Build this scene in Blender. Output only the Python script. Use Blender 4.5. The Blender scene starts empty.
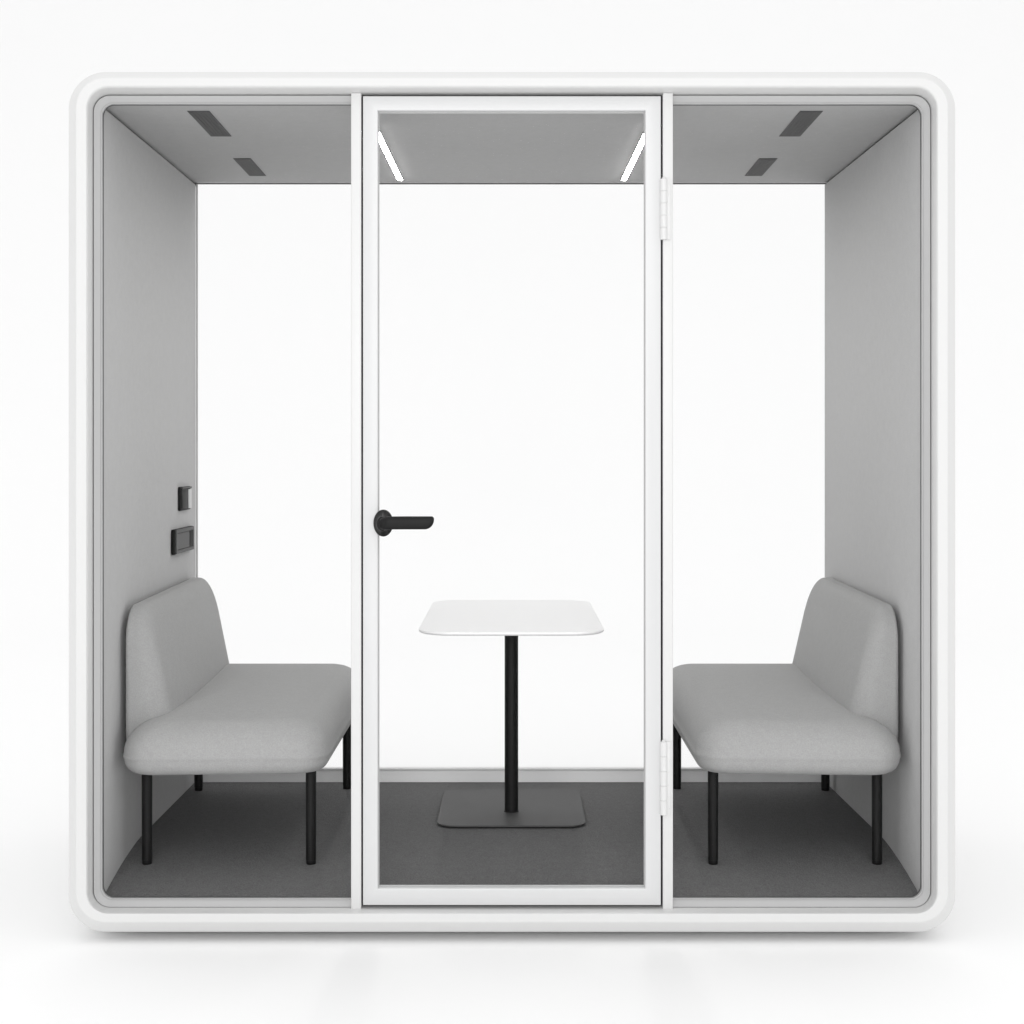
import bpy, bmesh, math
from math import pi, sin, cos, radians
from mathutils import Vector

SC = bpy.context.scene
COL = SC.collection
ZC = 1.400            # camera height above the studio floor; heights below are given relative to it
D = 4.83              # camera distance from the booth's front face
LENS_PX = 1690.5

# ------------------------------------------------------------------ materials
def new_mat(name):
    m = bpy.data.materials.new(name); m.use_nodes = True
    nt = m.node_tree
    b = nt.nodes.get('Principled BSDF')
    return m, nt, b

def paint(name, col, rough=0.45, metal=0.0, spec=0.5, peel=0.0, peel_scale=400, var=0.0):
    m, nt, b = new_mat(name)
    b.inputs['Base Color'].default_value = (*col, 1)
    b.inputs['Roughness'].default_value = rough
    b.inputs['Metallic'].default_value = metal
    b.inputs['Specular IOR Level'].default_value = spec
    tc = nt.nodes.new('ShaderNodeTexCoord')
    if peel > 0:
        n = nt.nodes.new('ShaderNodeTexNoise'); n.inputs['Scale'].default_value = peel_scale
        n.inputs['Detail'].default_value = 3
        bp = nt.nodes.new('ShaderNodeBump'); bp.inputs['Strength'].default_value = peel
        bp.inputs['Distance'].default_value = 0.0006
        nt.links.new(tc.outputs['Object'], n.inputs['Vector'])
        nt.links.new(n.outputs['Fac'], bp.inputs['Height'])
        nt.links.new(bp.outputs['Normal'], b.inputs['Normal'])
    if var > 0:
        n2 = nt.nodes.new('ShaderNodeTexNoise'); n2.inputs['Scale'].default_value = 3.0
        n2.inputs['Detail'].default_value = 4
        mr = nt.nodes.new('ShaderNodeMapRange')
        mr.inputs['To Min'].default_value = max(0.02, rough - var); mr.inputs['To Max'].default_value = rough + var
        nt.links.new(tc.outputs['Object'], n2.inputs['Vector'])
        nt.links.new(n2.outputs['Fac'], mr.inputs['Value'])
        nt.links.new(mr.outputs['Result'], b.inputs['Roughness'])
    return m

def cloth(name, c1, c2, fine=900, coarse=55, bump=0.5, dist=0.0012, sheen=0.0, mott=0.35):
    """matt textile: fine fibre noise plus soft mottling"""
    m, nt, b = new_mat(name)
    b.inputs['Roughness'].default_value = 0.95
    b.inputs['Specular IOR Level'].default_value = 0.12
    b.inputs['Sheen Weight'].default_value = sheen
    b.inputs['Sheen Roughness'].default_value = 0.6
    tc = nt.nodes.new('ShaderNodeTexCoord')
    a = nt.nodes.new('ShaderNodeTexNoise'); a.inputs['Scale'].default_value = fine; a.inputs['Detail'].default_value = 2
    c = nt.nodes.new('ShaderNodeTexNoise'); c.inputs['Scale'].default_value = coarse; c.inputs['Detail'].default_value = 5
    c.inputs['Roughness'].default_value = 0.65
    for n in (a, c): nt.links.new(tc.outputs['Object'], n.inputs['Vector'])
    mx = nt.nodes.new('ShaderNodeMix'); mx.data_type = 'FLOAT'; mx.inputs[0].default_value = mott
    nt.links.new(a.outputs['Fac'], mx.inputs[2]); nt.links.new(c.outputs['Fac'], mx.inputs[3])
    rp = nt.nodes.new('ShaderNodeValToRGB')
    rp.color_ramp.elements[0].position = 0.32; rp.color_ramp.elements[0].color = (*c1, 1)
    rp.color_ramp.elements[1].position = 0.68; rp.color_ramp.elements[1].color = (*c2, 1)
    nt.links.new(mx.outputs[0], rp.inputs['Fac'])
    nt.links.new(rp.outputs['Color'], b.inputs['Base Color'])
    bp = nt.nodes.new('ShaderNodeBump'); bp.inputs['Strength'].default_value = bump; bp.inputs['Distance'].default_value = dist
    nt.links.new(mx.outputs[0], bp.inputs['Height'])
    nt.links.new(bp.outputs['Normal'], b.inputs['Normal'])
    return m

def g(v): return (v, v, v)

M = {}
M['white'] = paint('white_powder_coat', (0.675, 0.675, 0.672), 0.42, peel=0.25, var=0.05)
M['door_white'] = paint('white_door_coat', (0.635, 0.637, 0.64), 0.36, peel=0.2, var=0.05)
M['trim'] = paint('light_grey_trim', g(0.44), 0.45, peel=0.1, var=0.05)
M['gasket'] = paint('grey_rubber', g(0.12), 0.7, spec=0.2)
M['seal'] = paint('black_rubber', g(0.02), 0.7)
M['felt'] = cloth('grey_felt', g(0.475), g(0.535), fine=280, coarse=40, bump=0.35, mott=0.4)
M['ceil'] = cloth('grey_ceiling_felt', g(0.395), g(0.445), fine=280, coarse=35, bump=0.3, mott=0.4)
M['uph'] = cloth('grey_upholstery', (0.335, 0.335, 0.333), (0.40, 0.40, 0.398), fine=260, coarse=45, bump=0.6, dist=0.002, sheen=0.08, mott=0.3)
M['carpet'] = cloth('dark_grey_carpet', g(0.118), g(0.188), fine=220, coarse=45, bump=1.0, dist=0.004, mott=0.3)
M['black'] = paint('black_satin_metal', g(0.010), 0.45, spec=0.22, peel=0.15, var=0.08)
M['base'] = paint('charcoal_powder_coat', g(0.075), 0.55, spec=0.3, peel=0.5, peel_scale=700, var=0.06)
M['top'] = paint('white_laminate', g(0.88), 0.35, peel=0.1, var=0.06)
M['vent'] = paint('dark_vent_grille', g(0.10), 0.7, spec=0.15, peel=0.1)
M['handle'] = paint('black_handle', g(0.010), 0.5, spec=0.2, peel=0.2, var=0.06)
M['plate'] = paint('grey_plastic_plate', g(0.035), 0.6, spec=0.15)
M['steel'] = paint('grey_socket_frame', g(0.12), 0.6, spec=0.15)
M['glaze'] = paint('grey_glazing_seal', g(0.45), 0.6, spec=0.2)
M['sill'] = paint('pale_sill_coat', g(0.82), 0.4)
M['pale'] = paint('pale_rocker', g(0.55), 0.35)
M['dark'] = paint('black_plastic', g(0.01), 0.6, spec=0.15)
M['studio'] = paint('studio_paper', g(0.935), 0.9, spec=0.1, peel=0.1, peel_scale=60)

def emis(name, col, strength):
    m, nt, b = new_mat(name)
    b.inputs['Base Color'].default_value = (0.8, 0.8, 0.8, 1)
    b.inputs['Emission Color'].default_value = (*col, 1)
    b.inputs['Emission Strength'].default_value = strength
    return m
M['lamp'] = emis('led_diffuser', (1.0, 0.99, 0.975), 54.0)

def glass(name, ior=1.12):
    m = bpy.data.materials.new(name); m.use_nodes = True
    nt = m.node_tree; nt.nodes.clear()
    out = nt.nodes.new('ShaderNodeOutputMaterial')
    tr = nt.nodes.new('ShaderNodeBsdfTransparent'); tr.inputs['Color'].default_value = (0.998, 0.998, 0.998, 1)
    gl = nt.nodes.new('ShaderNodeBsdfGlossy'); gl.inputs['Roughness'].default_value = 0.0
    fr = nt.nodes.new('ShaderNodeFresnel'); fr.inputs['IOR'].default_value = ior
    mx = nt.nodes.new('ShaderNodeMixShader')
    nt.links.new(fr.outputs[0], mx.inputs[0]); nt.links.new(tr.outputs[0], mx.inputs[1]); nt.links.new(gl.outputs[0], mx.inputs[2])
    nt.links.new(mx.outputs[0], out.inputs['Surface'])
    return m
M['glass'] = glass('coated_clear_glass', 1.012)

# ------------------------------------------------------------------ helpers
def obj(name, bm, mats, parent=None, smooth=True, angle=35, loc=None):
    bmesh.ops.remove_doubles(bm, verts=bm.verts, dist=1e-6)
    bmesh.ops.recalc_face_normals(bm, faces=bm.faces)
    me = bpy.data.meshes.new(name); bm.to_mesh(me); bm.free()
    o = bpy.data.objects.new(name, me); COL.objects.link(o)
    if not isinstance(mats, (list, tuple)): mats = [mats]
    for m in mats: me.materials.append(m)
    if smooth:
        for p in me.polygons: p.use_smooth = True
        me.set_sharp_from_angle(angle=radians(angle))
    if parent is not None: o.parent = parent
    if loc is not None: o.location = loc
    return o

def thing(name, label, cat, loc, group=None):
    o = bpy.data.objects.new(name, None); COL.objects.link(o)
    o.empty_display_size = 0.2
    o.location = loc; o['label'] = label; o['category'] = cat
    if group: o['group'] = group
    return o

def add_box(bm, x0, x1, y0, y1, z0, z1, bev=0.0, seg=2, mi=0):
    vs = [bm.verts.new((x, y, z)) for x in (x0, x1) for y in (y0, y1) for z in (z0, z1)]
    fs = [(0, 1, 3, 2), (4, 6, 7, 5), (0, 4, 5, 1), (2, 3, 7, 6), (0, 2, 6, 4), (1, 5, 7, 3)]
    faces = [bm.faces.new([vs[i] for i in f]) for f in fs]
    for f in faces: f.material_index = mi
    bmesh.ops.recalc_face_normals(bm, faces=faces)
    if bev > 0:
        es = list({e for f in faces for e in f.edges})
        r = bmesh.ops.bevel(bm, geom=es, offset=bev, segments=seg, affect='EDGES', profile=0.5)
        for f in r['faces']: f.material_index = mi

def rr(hw, zt, zb, r, n=14, x0=None):
    """rounded rectangle, counter-clockwise from the upper right corner, as (u, v) points"""
    l = -hw if x0 is None else x0
    pts = []
    for (cx, cz, a0) in ((hw - r, zt - r, 0), (l + r, zt - r, pi/2), (l + r, zb + r, pi), (hw - r, zb + r, 3*pi/2)):
        for i in range(n + 1):
            a = a0 + (pi/2) * i / n
            pts.append((cx + r*cos(a), cz + r*sin(a)))
    return pts

def loft(bm, rings, closed=True, cap0=False, cap1=False, mi=0):
    R = [[bm.verts.new(p) for p in ring] for ring in rings]
    for a, b in zip(R, R[1:]):
        n = len(a)
        for i in range(n if closed else n - 1):
            j = (i + 1) % n
            f = bm.faces.new((a[i], a[j], b[j], b[i])); f.material_index = mi
    if cap0: bm.faces.new(R[0]).material_index = mi
    if cap1: bm.faces.new(list(reversed(R[-1]))).material_index = mi
    return R

def add_lathe(bm, prof, cx, cy, z0, seg=32, mi=0):
    rings = [[(cx + r*cos(2*pi*i/seg), cy + r*sin(2*pi*i/seg), z0 + z) for i in range(seg)] for r, z in prof]
    loft(bm, rings, cap0=True, cap1=True, mi=mi)

# ------------------------------------------------------------------ the setting: one seamless white studio sweep
bm = bmesh.new()
prof = [(-16, 0), (-8, 0), (0, 0), (4, 0), (8, 0)]
RS = 6.0
for i in range(1, 33):
    a = (pi/2) * i / 32
    prof.append((8 + RS*sin(a), RS - RS*cos(a)))
prof += [(14, 12), (14, 20)]
loft(bm, [[(x, y, z) for (y, z) in prof] for x in (-30, -10, 0, 10, 30)], closed=False)
bk = obj('studio_backdrop', bm, M['studio'], smooth=True, angle=60)
bk['kind'] = 'structure'

# ------------------------------------------------------------------ the booth
booth = thing('meeting_booth', 'white rounded glass-fronted office meeting booth with grey felt interior, standing on the white studio floor', 'office booth', (0, 0, ZC))

# outer frame: lofted rounded rectangles from the rear rim round the outside to the front face and its reveal
bm = bmesh.new()
F = [ # half width, top, bottom, corner radius, depth
    (1.2150, 1.0460, -1.3120, 0.045, 1.525),
    (1.2500, 1.0800, -1.3500, 0.085, 1.545),
    (1.2700, 1.0970, -1.3680, 0.102, 1.540),
    (1.2765, 1.1030, -1.3730, 0.108, 1.520),
    (1.2765, 1.1030, -1.3730, 0.108, 0.0400),
    (1.2756, 1.1022, -1.3722, 0.1075, 0.0350),
    (1.2730, 1.1000, -1.3700, 0.1055, 0.0305),
    (1.2485, 1.0810, -1.3405, 0.087, 0.0040),
    (1.2465, 1.0788, -1.3365, 0.085, 0.0012),
    (1.2440, 1.0763, -1.3335, 0.083, 0.0),
    (1.2210, 1.0570, -1.3115, 0.067, 0.0),
    (1.2170, 1.0535, -1.3104, 0.063, 0.0015),
    (1.2145, 1.0505, -1.3098, 0.060, 0.0060),
    (1.2138, 1.0490, -1.3094, 0.058, 0.0120),
    (1.2125, 1.0425, -1.3085, 0.050, 0.0580),
    (1.2125, 1.0425, -1.3085, 0.050, 0.0800),
]
loft(bm, [[(u, y, v) for (u, v) in rr(hw, zt, zb, r, 20)] for hw, zt, zb, r, y in F])
obj('outer_frame', bm, M['white'], booth, angle=11)
# levelling feet under the frame
for sx in (-1, 1):
    for y in (0.25, 1.3):
        bm = bmesh.new(); add_lathe(bm, [(0.028, -1.400), (0.030, -1.396), (0.030, -1.3735)], sx*1.05, y, 0, 20)
        obj('foot', bm, M['seal'], booth)

# C-shaped inner trim either side of the door
def c_path(hw, zt, zb, r, xe, s, n=14):
    pts = [(-xe, zt)]
    for (cz, a0, sg) in ((zt - r, pi/2, 1), (zb + r, pi, 1)):
        for i in range(n + 1):
            a = a0 + (pi/2)*i/n
            pts.append((-hw + r + r*cos(a), cz + r*sin(a)))
    pts.append((-xe, zb))
    return [(-s*u, v) for u, v in pts]      # s=-1 keeps the left one
T = [(1.2100, 1.0398, -1.3075, 0.048, 0.082), (1.2100, 1.0398, -1.3075, 0.048, 0.0595), (1.2092, 1.0390, -1.3067, 0.0475, 0.0580),
     (1.1925, 1.0210, -1.2893, 0.037, 0.0690), (1.1914, 1.0200, -1.2882, 0.0365, 0.0672), (1.1898, 1.0187, -1.2866, 0.036, 0.0668),
     (1.1884, 1.0175, -1.2852, 0.0345, 0.0676), (1.1878, 1.0169, -1.2846, 0.034, 0.0690), (1.1878, 1.0169, -1.2846, 0.034, 0.082)]
for s in (-1, 1):
    bm = bmesh.new()
    loft(bm, [[(u, y, v) for (u, v) in c_path(hw, zt, zb, r, 0.450, -1 if s < 0 else 1)] if s < 0 else
              [(-u, y, v) for (u, v) in c_path(hw, zt, zb, r, 0.450, -1)] for hw, zt, zb, r, y in T], closed=False)
    obj('inner_trim', bm, M['trim'], booth, angle=20)

# black rubber gasket that closes the joint between trim and liner
for s in (-1, 1):
    bm = bmesh.new()
    G = [(1.1875, 1.0166, -1.2843, 0.0338, 0.0770), (1.1869, 1.0160, -1.2837, 0.0334, 0.0775), (1.1869, 1.0160, -1.2837, 0.0334, 0.0855)]
    loft(bm, [[(u if s < 0 else -u, y, v) for (u, v) in c_path(hw, zt, zb, r, 0.450, -1)] for hw, zt, zb, r, y in G], closed=False)
    obj('gasket', bm, M['gasket'], booth)

# side walls, ceiling, carpet
for s in (-1, 1):
    bm = bmesh.new()
    add_box(bm, min(s*1.190, s*1.2115), max(s*1.190, s*1.2115), 0.086, 1.4990, -1.29, 1.0125, 0.0025, 2)
    if s > 0:
        for v in bm.verts:
            if v.co.x < 1.2: v.co.x -= 0.020*(v.co.y - 0.086)/1.41
    else:
        for v in bm.verts:
            if v.co.x > -1.2: v.co.x += 0.006*(v.co.y - 0.086)/1.41
    obj('wall', bm, M['felt'], booth)
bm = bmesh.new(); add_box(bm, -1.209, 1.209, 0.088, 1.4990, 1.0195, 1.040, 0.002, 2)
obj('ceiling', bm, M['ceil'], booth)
bm = bmesh.new()
R0 = 0.045
cp = [(1.4983, -1.2215), (1.2, -1.2215), (0.9, -1.2215)]
def floor_z(y):                       # the carpet eases down to the threshold
    t = max(0.0, (0.60 - y)/0.516)
    return -1.2215 - 0.0660*t**1.6
for i in range(0, 25):
    y = 0.60 - 0.516*i/24
    cp.append((y, floor_z(y)))
cp += [(0.084, -1.292), (1.4983, -1.292)]
loft(bm, [[(x, y, z) for (y, z) in cp] for x in (-1.1890, 1.1890)], cap0=True, cap1=True)
obj('carpet', bm, M['carpet'], booth, angle=40)

# rear window: slim frame with a deeper sill, and its pane
bm = bmesh.new()
loft(bm, [[(x, 1.478, -1.2208), (x, 1.4975, -1.1805), (x, 1.523, -1.1805), (x, 1.523, -1.2208)] for x in (-1.168, 1.168)], cap0=True, cap1=True)
add_box(bm, -1.168, 1.168, 1.494, 1.527, -1.1795, -1.1725, 0.002)
rw = obj('rear_window', bm, M['sill'], booth)
bm = bmesh.new()
add_box(bm, -1.1835, -1.1795, 1.4995, 1.521, -1.1720, 1.0155, 0.001, 2, 1)
add_box(bm, 1.1795, 1.1835, 1.4995, 1.521, -1.1720, 1.0155, 0.001, 2, 1)
add_box(bm, -1.1835, 1.1835, 1.4995, 1.521, 1.0160, 1.0195, 0.001)
for q_ in (-1, 1):
    a, b = sorted((q_*1.1838, q_*1.2110)); add_box(bm, a, b, 1.4995, 1.521, 1.0090, 1.0230)
obj('seal', bm, [M['gasket'], M['glaze']], rw)
bm = bmesh.new(); add_box(bm, -1.1790, 1.1790, 1.506, 1.514, -1.1720, 1.0155)
obj('pane', bm, M['glass'], rw, smooth=False)

# mullions and the two fixed front panes
for s in (-1, 1):
    bm = bmesh.new()
    a, b = sorted((s*0.4350, s*0.4640))
    add_box(bm, a, b, 0.043, 0.092, -1.3095, 1.0440, 0.0022, 3)
    obj('mullion', bm, M['white'], booth)
    bm = bmesh.new()
    a, b = sorted((s*0.4645, s*1.1872))
    add_box(bm, a, b, 0.0690, 0.0770, -1.2840, 1.0163)
    # trim the outer corners so the pane stays inside the rounded trim
    es = [e for e in bm.edges if abs(e.verts[0].co.x - s*1.1872) < 1e-5 and abs(e.verts[1].co.x - s*1.1872) < 1e-5 and abs(e.verts[0].co.z - e.verts[1].co.z) < 1e-5]
    bmesh.ops.bevel(bm, geom=es, offset=0.032, segments=8, affect='EDGES', profile=0.5)
    obj('window_pane', bm, M['glass'], booth, smooth=False)

# black seal that shows in the gap round the door leaf
def rect_frame(bm, o, i, y0, y1):
    """o, i = (x0, x1, z0, z1) outer and inner rectangles"""
    def ring(q, y): return [(q[0], y, q[2]), (q[1], y, q[2]), (q[1], y, q[3]), (q[0], y, q[3])]
    loft(bm, [ring(o, y0), ring(i, y0), ring(i, y1), ring(o, y1), ring(o, y0)])
bm = bmesh.new()
rect_frame(bm, (-0.4348, 0.4348, -1.3080, 1.0405), (-0.412, 0.412, -1.2800, 1.0120), 0.0810, 0.0915)
obj('door_seal', bm, M['seal'], booth, smooth=False)

# the door: leaf frame with bevelled arrises, pane, hinges, handle
DX0, DX1, DZ0, DZ1 = -0.4296, 0.4290, -1.2975, 1.0345
IX0, IX1, IZ0, IZ1 = -0.3862, 0.3838, -1.2490, 0.9925
bm = bmesh.new()
def q(x0, x1, z0, z1, d, y): return [(x0+d, y, z0+d), (x1-d, y, z0+d), (x1-d, y, z1-d), (x0+d, y, z1-d)]
b_ = 0.0025
loft(bm, [q(DX0, DX1, DZ0, DZ1, 0, 0.0820), q(DX0, DX1, DZ0, DZ1, 0, 0.0415 + b_), q(DX0, DX1, DZ0, DZ1, b_*0.3, 0.0415 + b_*0.3), q(DX0, DX1, DZ0, DZ1, b_, 0.0415),
          q(IX0, IX1, IZ0, IZ1, -b_*1.6, 0.0415), q(IX0, IX1, IZ0, IZ1, -b_*0.5, 0.0415 + b_*0.4), q(IX0, IX1, IZ0, IZ1, 0, 0.0415 + b_*1.6),
          q(IX0, IX1, IZ0, IZ1, 0, 0.0820), q(DX0, DX1, DZ0, DZ1, 0, 0.0820)])
door = obj('door', bm, M['door_white'], booth, angle=25)
bm = bmesh.new(); add_box(bm, IX0 + 0.0003, IX1 - 0.0003, 0.058, 0.066, IZ0 + 0.0003, IZ1 - 0.0003)
obj('pane', bm, M['glass'], door, smooth=False)

bm = bmesh.new()
rect_frame(bm, (IX0 + 0.0003, IX1 - 0.0003, IZ0 + 0.0003, IZ1 - 0.0003), (IX0 + 0.0030, IX1 - 0.0030, IZ0 + 0.0030, IZ1 - 0.0030), 0.0545, 0.0575)
obj('glazing_seal', bm, M['glaze'], door, smooth=False)

def hinge(zb, zt):
    bm = bmesh.new()
    n = 5; h = (zt - zb)/n; cx, cy = 0.4370, 0.0405
    for k in range(n):
        a, b = zb + k*h + 0.0003, zb + (k + 1)*h - 0.0003
        add_lathe(bm, [(0.0100, a), (0.0108, a + 0.0008), (0.0108, b - 0.0008), (0.0100, b)], cx, cy, 0, 24)
    add_lathe(bm, [(0.0088, zb), (0.0088, zt)], cx, cy, 0, 20)
    add_lathe(bm, [(0.006, zt), (0.0065, zt + 0.003), (0.003, zt + 0.0055)], cx, cy, 0, 20)
    # leaf screwed to the mullion
    add_box(bm, 0.4400, 0.4575, 0.0385, 0.0426, zb, zt, 0.0012, 2)
    for k in range(6):
        zc = zb + (zt - zb)*(k + 0.5)/6
        r0 = [(0.4532 + 0.0019*cos(2*pi*i/12), 0.0384, zc + 0.0019*sin(2*pi*i/12)) for i in range(12)]
        r1 = [(0.4532 + 0.0015*cos(2*pi*i/12), 0.0376, zc + 0.0015*sin(2*pi*i/12)) for i in range(12)]
        loft(bm, [r0, r1], cap1=True)
    return bm
for zb, zt in ((0.620, 0.795), (-1.037, -0.826)):
    obj('hinge', hinge(zb, zt), M['white'], door)

# handle: oval domed rosette and a lever bent to the right
HX, HZ = -0.3705, -0.1960
bm = bmesh.new()
pr = [(1.0, 0.0412), (1.0, 0.036), (0.975, 0.0325), (0.93, 0.0305), (0.80, 0.024), (0.66, 0.014), (0.58, 0.004), (0.54, -0.006), (0.52, -0.012)]
loft(bm, [[(HX + 0.0285*r*cos(2*pi*i/48), y, HZ + 0.0388*r*sin(2*pi*i/48)) for i in range(48)] for r, y in pr], cap0=True, cap1=True)
obj('rosette', bm, M['handle'], door, angle=60)
bm = bmesh.new()
def sect(cx, cy, cz, ang, hh, hd, top=0.0):
    """rounded section at a point of the lever, plane turned by ang about z (0 = facing the viewer)"""
    pts = []
    for i in range(28):
        a = 2*pi*i/28
        e = 2/2.6
        u = hd*math.copysign(abs(cos(a))**e, cos(a)); v = hh*math.copysign(abs(sin(a))**e, sin(a))
        pts.append((cx + u*cos(ang), cy + u*sin(ang), cz + v))
    return pts
rings = []
rings.append(sect(HX + 0.006, 0.010, HZ, 0, 0.0175, 0.0150))
rings.append(sect(HX + 0.006, -0.012, HZ, 0, 0.0175, 0.0148))
for i in range(1, 10):
    a = (pi/2)*i/9
    rings.append(sect(HX + 0.006 + 0.016*(1 - cos(a)), -0.012 - 0.018*sin(a), HZ + 0.003*i/9, a, 0.0175 + 0.0012*i/9, 0.0148 - 0.004*i/9))
x1 = HX + 0.022; zc = HZ + 0.003
rings.append(sect(x1 + 0.05, -0.0305, zc + 0.0004, pi/2, 0.0187, 0.0108))
XE = HX + 0.1490
for t in (0.0, 0.2, 0.4, 0.58, 0.74, 0.86, 0.94, 0.985, 1.0):
    # underside sweeps up to the tip, the top edge keeps straight until a small round corner
    L = 0.026
    x = XE - L + L*t
    zt = zc + 0.0190 - (0.006*max(0, (t - 0.72)/0.28)**3)
    zb = zc - 0.0182 + 0.0270*(1 - math.sqrt(max(0, 1 - t*t)))
    rings.append(sect(x, -0.0305, (zt + zb)/2, pi/2, (zt - zb)/2, 0.0108*(1 - 0.35*t**3)))
loft(bm, rings, cap0=True, cap1=True)
obj('lever', bm, M['handle'], door, angle=60)

# ceiling vents and light strips
def vent(x0, x1, y0, y1):
    bm = bmesh.new()
    add_box(bm, x0, x1, y0, y1, 1.0172, 1.0192, 0.0008, 1)
    n = 5; w = (x1 - x0 - 0.012)/n
    for k in range(n):
        add_box(bm, x0 + 0.006 + k*w + 0.0018, x0 + 0.006 + (k + 1)*w - 0.0018, y0 + 0.008, y1 - 0.008, 1.0162, 1.0170)
    return bm
for a in ((-0.962, -0.896, 0.175, 0.570), (-0.958, -0.897, 0.976, 1.335), (0.853, 0.921, 0.175, 0.570), (0.848, 0.912, 0.976, 1.335)):
    obj('ceiling_vent', vent(*a), M['vent'], booth)

def capsule(hw, y0, y1, z, n=12):
    pts = []
    for i in range(n + 1):
        a = pi*i/n; pts.append((hw*cos(a), y1 - hw + hw*sin(a)*1.0, z))
    for i in range(n + 1):
        a = pi + pi*i/n; pts.append((hw*cos(a), y0 + hw + hw*sin(a), z))
    return pts
for s in (-1, 1):
    cx = lambda y: s*(0.4130 + 0.0130*(1.43 - y))
    bm = bmesh.new()
    loft(bm, [[(x + cx(y), y, z) for x, y, z in capsule(h, 0.35 - (h - .0115), 1.430 + (h - .0115), z)] for h, z in ((0.0106, 1.0192), (0.0106, 1.0152), (0.0095, 1.0152), (0.0095, 1.0175))], cap0=True, cap1=True)
    ls = obj('light_strip', bm, M['vent'], booth)
    bm = bmesh.new()
    loft(bm, [[(x + cx(y), y, z) for x, y, z in capsule(h, 0.35, 1.430, z)] for h, z in ((0.0092, 1.0172), (0.0092, 1.0166), (0.0085, 1.0164))], cap0=True, cap1=True)
    obj('diffuser', bm, M['lamp'], ls)

# light switch and power socket set on the left wall
WX = -1.1848
bm = bmesh.new()
add_box(bm, WX + 0.0003, WX + 0.0095, 1.165, 1.352, -0.1985, -0.1135, 0.003, 2)
sw = obj('light_switch', bm, M['dark'], booth)
bm = bmesh.new()
add_box(bm, WX + 0.0097, WX + 0.0125, 1.182, 1.290, -0.1920, -0.1215, 0.0012, 2)
obj('rocker', bm, M['plate'], sw)
bm = bmesh.new()
add_box(bm, WX + 0.0097, WX + 0.0150, 1.296, 1.346, -0.1930, -0.1240, 0.0015, 2)
obj('rocker', bm, M['pale'], sw)
bm = bmesh.new()
add_box(bm, WX + 0.0097, WX + 0.0150, 1.180, 1.350, -0.1205, -0.1145, 0.0015, 2)
obj('hood', bm, M['steel'], sw)

bm = bmesh.new()
add_box(bm, WX + 0.0003, WX + 0.0130, 1.045, 1.385, -0.3480, -0.2600, 0.003, 2)
so = obj('power_socket', bm, M['dark'], booth)
bm = bmesh.new()
def xq(y0, y1, z0, z1, d, x): return [(x, y0+d, z0+d), (x, y1-d, z0+d), (x, y1-d, z1-d), (x, y0+d, z1-d)]
X0 = WX + 0.0132
loft(bm, [xq(1.062, 1.382, -0.3465, -0.2615, 0, X0), xq(1.062, 1.382, -0.3465, -0.2615, 0.0005, X0 + 0.0035), xq(1.062, 1.382, -0.3465, -0.2615, 0.012, X0 + 0.0035), xq(1.062, 1.382, -0.3465, -0.2615, 0.0125, X0), xq(1.062, 1.382, -0.3465, -0.2615, 0, X0)])
obj('faceplate', bm, M['steel'], so, angle=20)
bm = bmesh.new()
add_box(bm, X0, X0 + 0.0012, 1.078, 1.306, -0.3320, -0.2760, 0.0004, 1)
obj('flap', bm, M['steel'], so)
bm = bmesh.new()
add_box(bm, X0 + 0.0002, X0 + 0.0018, 1.314, 1.366, -0.3320, -0.2760, 0.0005, 1)
obj('slot', bm, M['dark'], so)

# ------------------------------------------------------------------ benches
FL = -1.2215 + ZC                      # carpet height in the world

def pillow_rings(hx, hy, rp, prof, crown_top, crown_bot, n=16):
    """soft cushion lofted bottom to top; prof = (inset, z); the caps close in with a slight crown"""
    rings = []
    i0, z0 = prof[0]; i1, z1 = prof[-1]
    def ring(ins, z, s=1.0):
        r = max(0.004, rp - ins*0.55)
        return [(u*s, v*s, z) for (u, v) in rr(hx - ins, hy - ins, -(hy - ins), r, n)]
    for s in (0.02, 0.2, 0.4, 0.6, 0.78, 0.9, 0.97): rings.append(ring(i0, z0 - crown_bot*(1 - s**2), s))
    for ins, z in prof: rings.append(ring(ins, z))
    for s in (0.985, 0.955, 0.9, 0.82, 0.7, 0.55, 0.38, 0.2, 0.02): rings.append(ring(i1, z1 + crown_top*(1 - s**2.4), s))
    return rings

def arc_prof(r_bot, z_bot, r_top, z_top, n=9, belly=0.0):
    p = []
    for i in range(n + 1):
        a = (pi/2)*i/n; p.append((r_bot*(1 - sin(a)), z_bot + r_bot*(1 - cos(a))))
    m = 4
    za, zb = z_bot + r_bot, z_top - r_top
    for i in range(1, m):
        p.append((-belly*sin(pi*i/m), za + (zb - za)*i/m))
    for i in range(n + 1):
        a = (pi/2)*i/n; p.append((r_top*(1 - cos(a)), zb + r_top*sin(a)))
    return p

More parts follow.
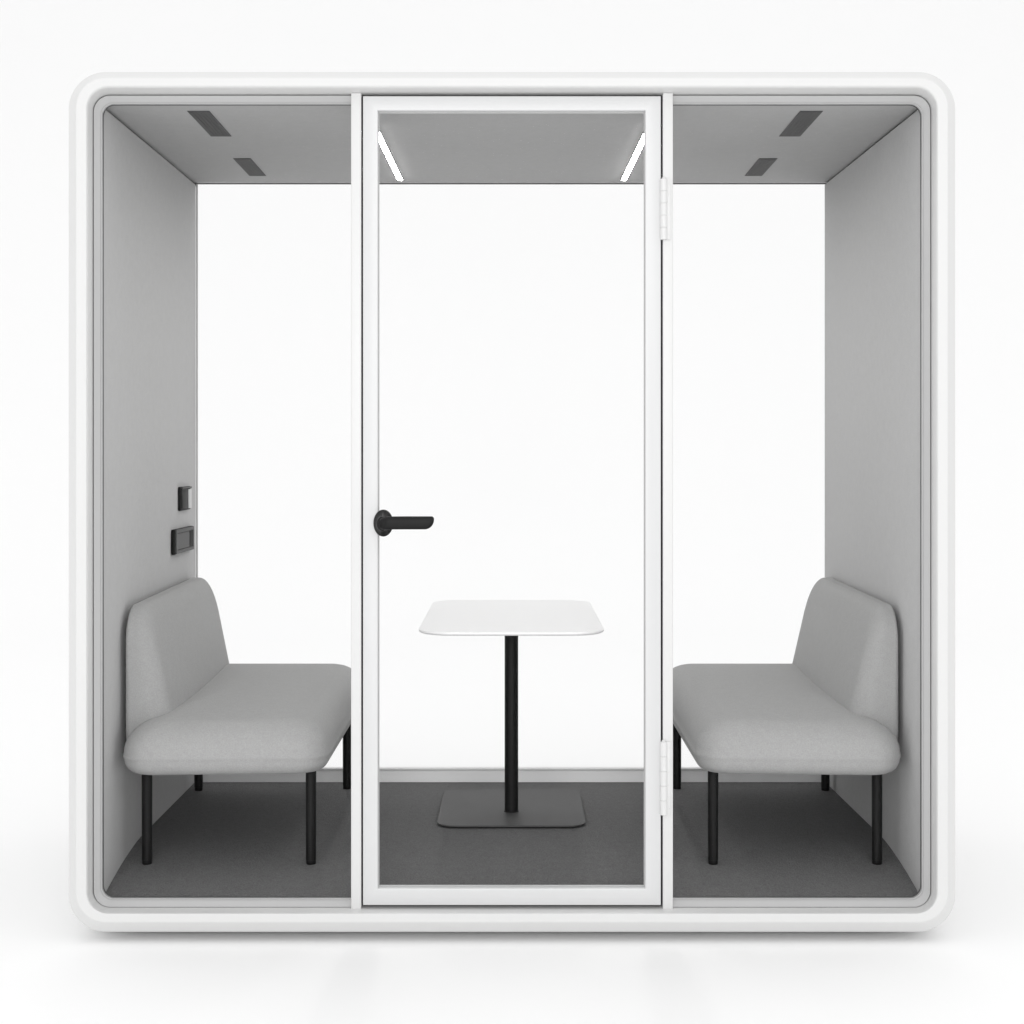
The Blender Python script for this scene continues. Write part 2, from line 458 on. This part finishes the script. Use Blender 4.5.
def k0(z): return max(0.0, min(1.0, (-0.83 - z)/0.10))
def make_bench(s, label):
    b = thing('bench', label, 'bench', (s*0.85, 0.80, FL), 'upholstered benches facing each other in the booth')
    def L(p): return (p[0] - s*0.85, p[1] - 0.80, p[2] - FL)     # world -> bench space
    # seat: x 0.552..1.152, y 0.155..1.44, z -0.945..-0.78
    cx, hx, cy, hy = 0.8545, 0.3085, 0.802, 0.648
    prof = arc_prof(0.045, -0.948, 0.096, -0.788, belly=0.003)
    bm = bmesh.new()
    rings = pillow_rings(hx, hy, 0.085, prof, 0.023, 0.004)
    out = []
    for ring in rings:
        rr_ = []
        for (u, v, z) in ring:
            # the sides draw in a little towards the underside
            k = max(0.0, min(1.0, (-0.86 - z)/0.085))
            z -= 0.007*max(0.0, u/hx)*k0(z)
            z -= 0.026*(max(0.0, (u/hx - 0.15)/0.85)**1.5)*(max(0.0, (-v/hy - 0.45)/0.55)**1.3)*max(0.0, min(1.0, (z + 0.90)/0.10))
            z += 0.026*max(0.0, (v + hy)/(2*hy))*max(0.0, min(1.0, (z + 0.92)/0.10))
            x = cx + u*(1 - 0.012*k); y = cy + v*(1 - 0.010*k)
            rr_.append(L((s*x, y, z + ZC)))
        out.append(rr_)
    loft(bm, out, cap0=True, cap1=True)
    obj('seat', bm, M['uph'], b, angle=80)
    # backrest: lofted through its thickness; the front face leans back towards the top
    bm = bmesh.new()
    YB0, YB1, ZB0, ZB1 = 0.285, 1.44, -0.940, -0.447
    hy, hz = (YB1 - YB0)/2, (ZB1 - ZB0)/2
    prof = arc_prof(0.012, 0.0, 0.056, 0.100, belly=0.0)
    out = []
    def ring(ins, t, sc=1.0):
        r = max(0.006, 0.105 - ins*0.35)
        pts = []
        for (u, v) in rr(hy - ins, hz - ins, -(hz - ins), r, 16):
            u *= sc; v *= sc
            y = (YB0 + YB1)/2 + u; z = (ZB0 + ZB1)/2 + v
            h = max(0.0, (z + 0.870)/(ZB1 + 0.870))
            th = 0.66 + (0.86 if s < 0 else 0.98)*(1 - h)                     # wedge: thicker at the foot
            x = 1.1710 - t*th
            z -= 0.016*max(0.0, -u/hy)*h
            pts.append(L((s*x, y, z + ZC)))
        return pts
    i0, t0 = prof[0]; i1, t1 = prof[-1]
    for sc in (0.02, 0.4, 0.8, 0.97): out.append(ring(i0, t0, sc))
    for ins, t in prof: out.append(ring(ins, t))
    for sc in (0.985, 0.955, 0.9, 0.82, 0.7, 0.55, 0.38, 0.2, 0.02): out.append(ring(i1, t1 + 0.016*(1 - sc**2.2), sc))
    loft(bm, out, cap0=True, cap1=True)
    obj('backrest', bm, M['uph'], b, angle=80)
    # four round legs
    for (x, y) in ((1.113, 0.325), (0.613, 0.325), (1.142, 1.33), (0.604, 1.36)):
        bm = bmesh.new()
        p = L((s*x, y, 0))
        fz = floor_z(y) + ZC - FL - 0.001
        add_lathe(bm, [(0.0135, fz), (0.0148, fz + 0.0025), (0.0148, fz + 0.013), (0.0155, fz + 0.0135), (0.0163, 0.285)], p[0], p[1], 0, 28)
        obj('leg', bm, M['black'], b)
    return b
make_bench(-1, 'grey upholstered bench on black legs along the left wall, below the light switch and socket')
make_bench(1, 'grey upholstered bench on black legs along the bare right wall, beside the hinged door edge')

# ------------------------------------------------------------------ table
tb = thing('pedestal_table', 'white rounded rectangular pedestal table with black column and charcoal base, between the two benches', 'table', (-0.002, 0.92, FL))
bm = bmesh.new()
H = 1.2215 - 0.53
cy0 = 0.79 - 0.92
P = [(0.030, -0.0125), (0.010, -0.0115), (0.003, -0.0085), (0.0006, -0.0055), (0.0, -0.004), (0.0006, -0.0014), (0.0022, -0.0003), (0.0045, 0.0)]
loft(bm, [[(u, cy0 + v, H + z) for (u, v) in rr(0.2835 - i, 0.565 - i, -(0.565 - i), max(0.01, 0.108 - i), 16)] for i, z in P], cap0=True, cap1=True)
obj('tabletop', bm, M['top'], tb, angle=40)
bm = bmesh.new()
add_lathe(bm, [(0.0232, 0.0105), (0.0232, H - 0.0130)], 0, 0, 0, 40)
add_lathe(bm, [(0.0262, 0.0103), (0.0262, 0.0118), (0.0250, 0.0130)], 0, 0, 0, 40)
obj('column', bm, M['black'], tb)
bm = bmesh.new()
cyb = 0.995 - 0.92
P = [(0.012, 0.0), (0.0105, 0.0005), (0.0065, 0.0040), (0.0, 0.0062), (0.0, 0.0084), (0.0008, 0.0097), (0.0028, 0.0102), (0.005, 0.0103)]
loft(bm, [[(u, cyb + v, z) for (u, v) in rr(0.2455 - i, 0.300 - i, -(0.300 - i), 0.062 - i, 16)] for i, z in P], cap0=True, cap1=True)
obj('base', bm, M['base'], tb, angle=40)

# ------------------------------------------------------------------ light: white studio dome plus soft boxes
w = bpy.data.worlds.new('World'); SC.world = w; w.use_nodes = True
nt = w.node_tree; bg = nt.nodes['Background']
tc = nt.nodes.new('ShaderNodeTexCoord'); sp = nt.nodes.new('ShaderNodeSeparateXYZ')
mr = nt.nodes.new('ShaderNodeMapRange')
mr.inputs['From Min'].default_value = 0.25; mr.inputs['From Max'].default_value = 0.9
mr.inputs['To Min'].default_value = 0.82; mr.inputs['To Max'].default_value = 1.03
nt.links.new(tc.outputs['Generated'], sp.inputs[0]); nt.links.new(sp.outputs['Z'], mr.inputs['Value'])
nt.links.new(mr.outputs['Result'], bg.inputs['Strength'])
bg.inputs['Color'].default_value = (1, 1, 1, 1)

def area(name, loc, target, sx, sy, power):
    l = bpy.data.lights.new(name, 'AREA'); l.shape = 'RECTANGLE'; l.size = sx; l.size_y = sy; l.energy = power
    o = bpy.data.objects.new(name, l); COL.objects.link(o); o.location = loc
    d = Vector(target) - Vector(loc); o.rotation_euler = d.to_track_quat('-Z', 'Y').to_euler()
    return o
area('front_softbox', (0, -9.0, 2.6), (0, 0, 1.2), 5, 3, 225)

# ------------------------------------------------------------------ camera
cam = bpy.data.cameras.new('Camera'); co = bpy.data.objects.new('Camera', cam); COL.objects.link(co)
co.location = (0, -D, ZC); co.rotation_euler = (radians(90), 0, 0)
cam.sensor_width = 36; cam.lens = LENS_PX/1024*36; cam.shift_y = -57/1024
cam.clip_start = 0.05; cam.clip_end = 200
SC.camera = co

SC.render.engine = 'CYCLES'
SC.view_settings.view_transform = 'Standard'; SC.view_settings.look = 'None'
SC.view_settings.exposure = 0.17; SC.view_settings.gamma = 1.0
SC.view_settings.use_curve_mapping = False
try:
    SC.cycles.max_bounces = 14; SC.cycles.diffuse_bounces = 6; SC.cycles.transparent_max_bounces = 16
except Exception: pass
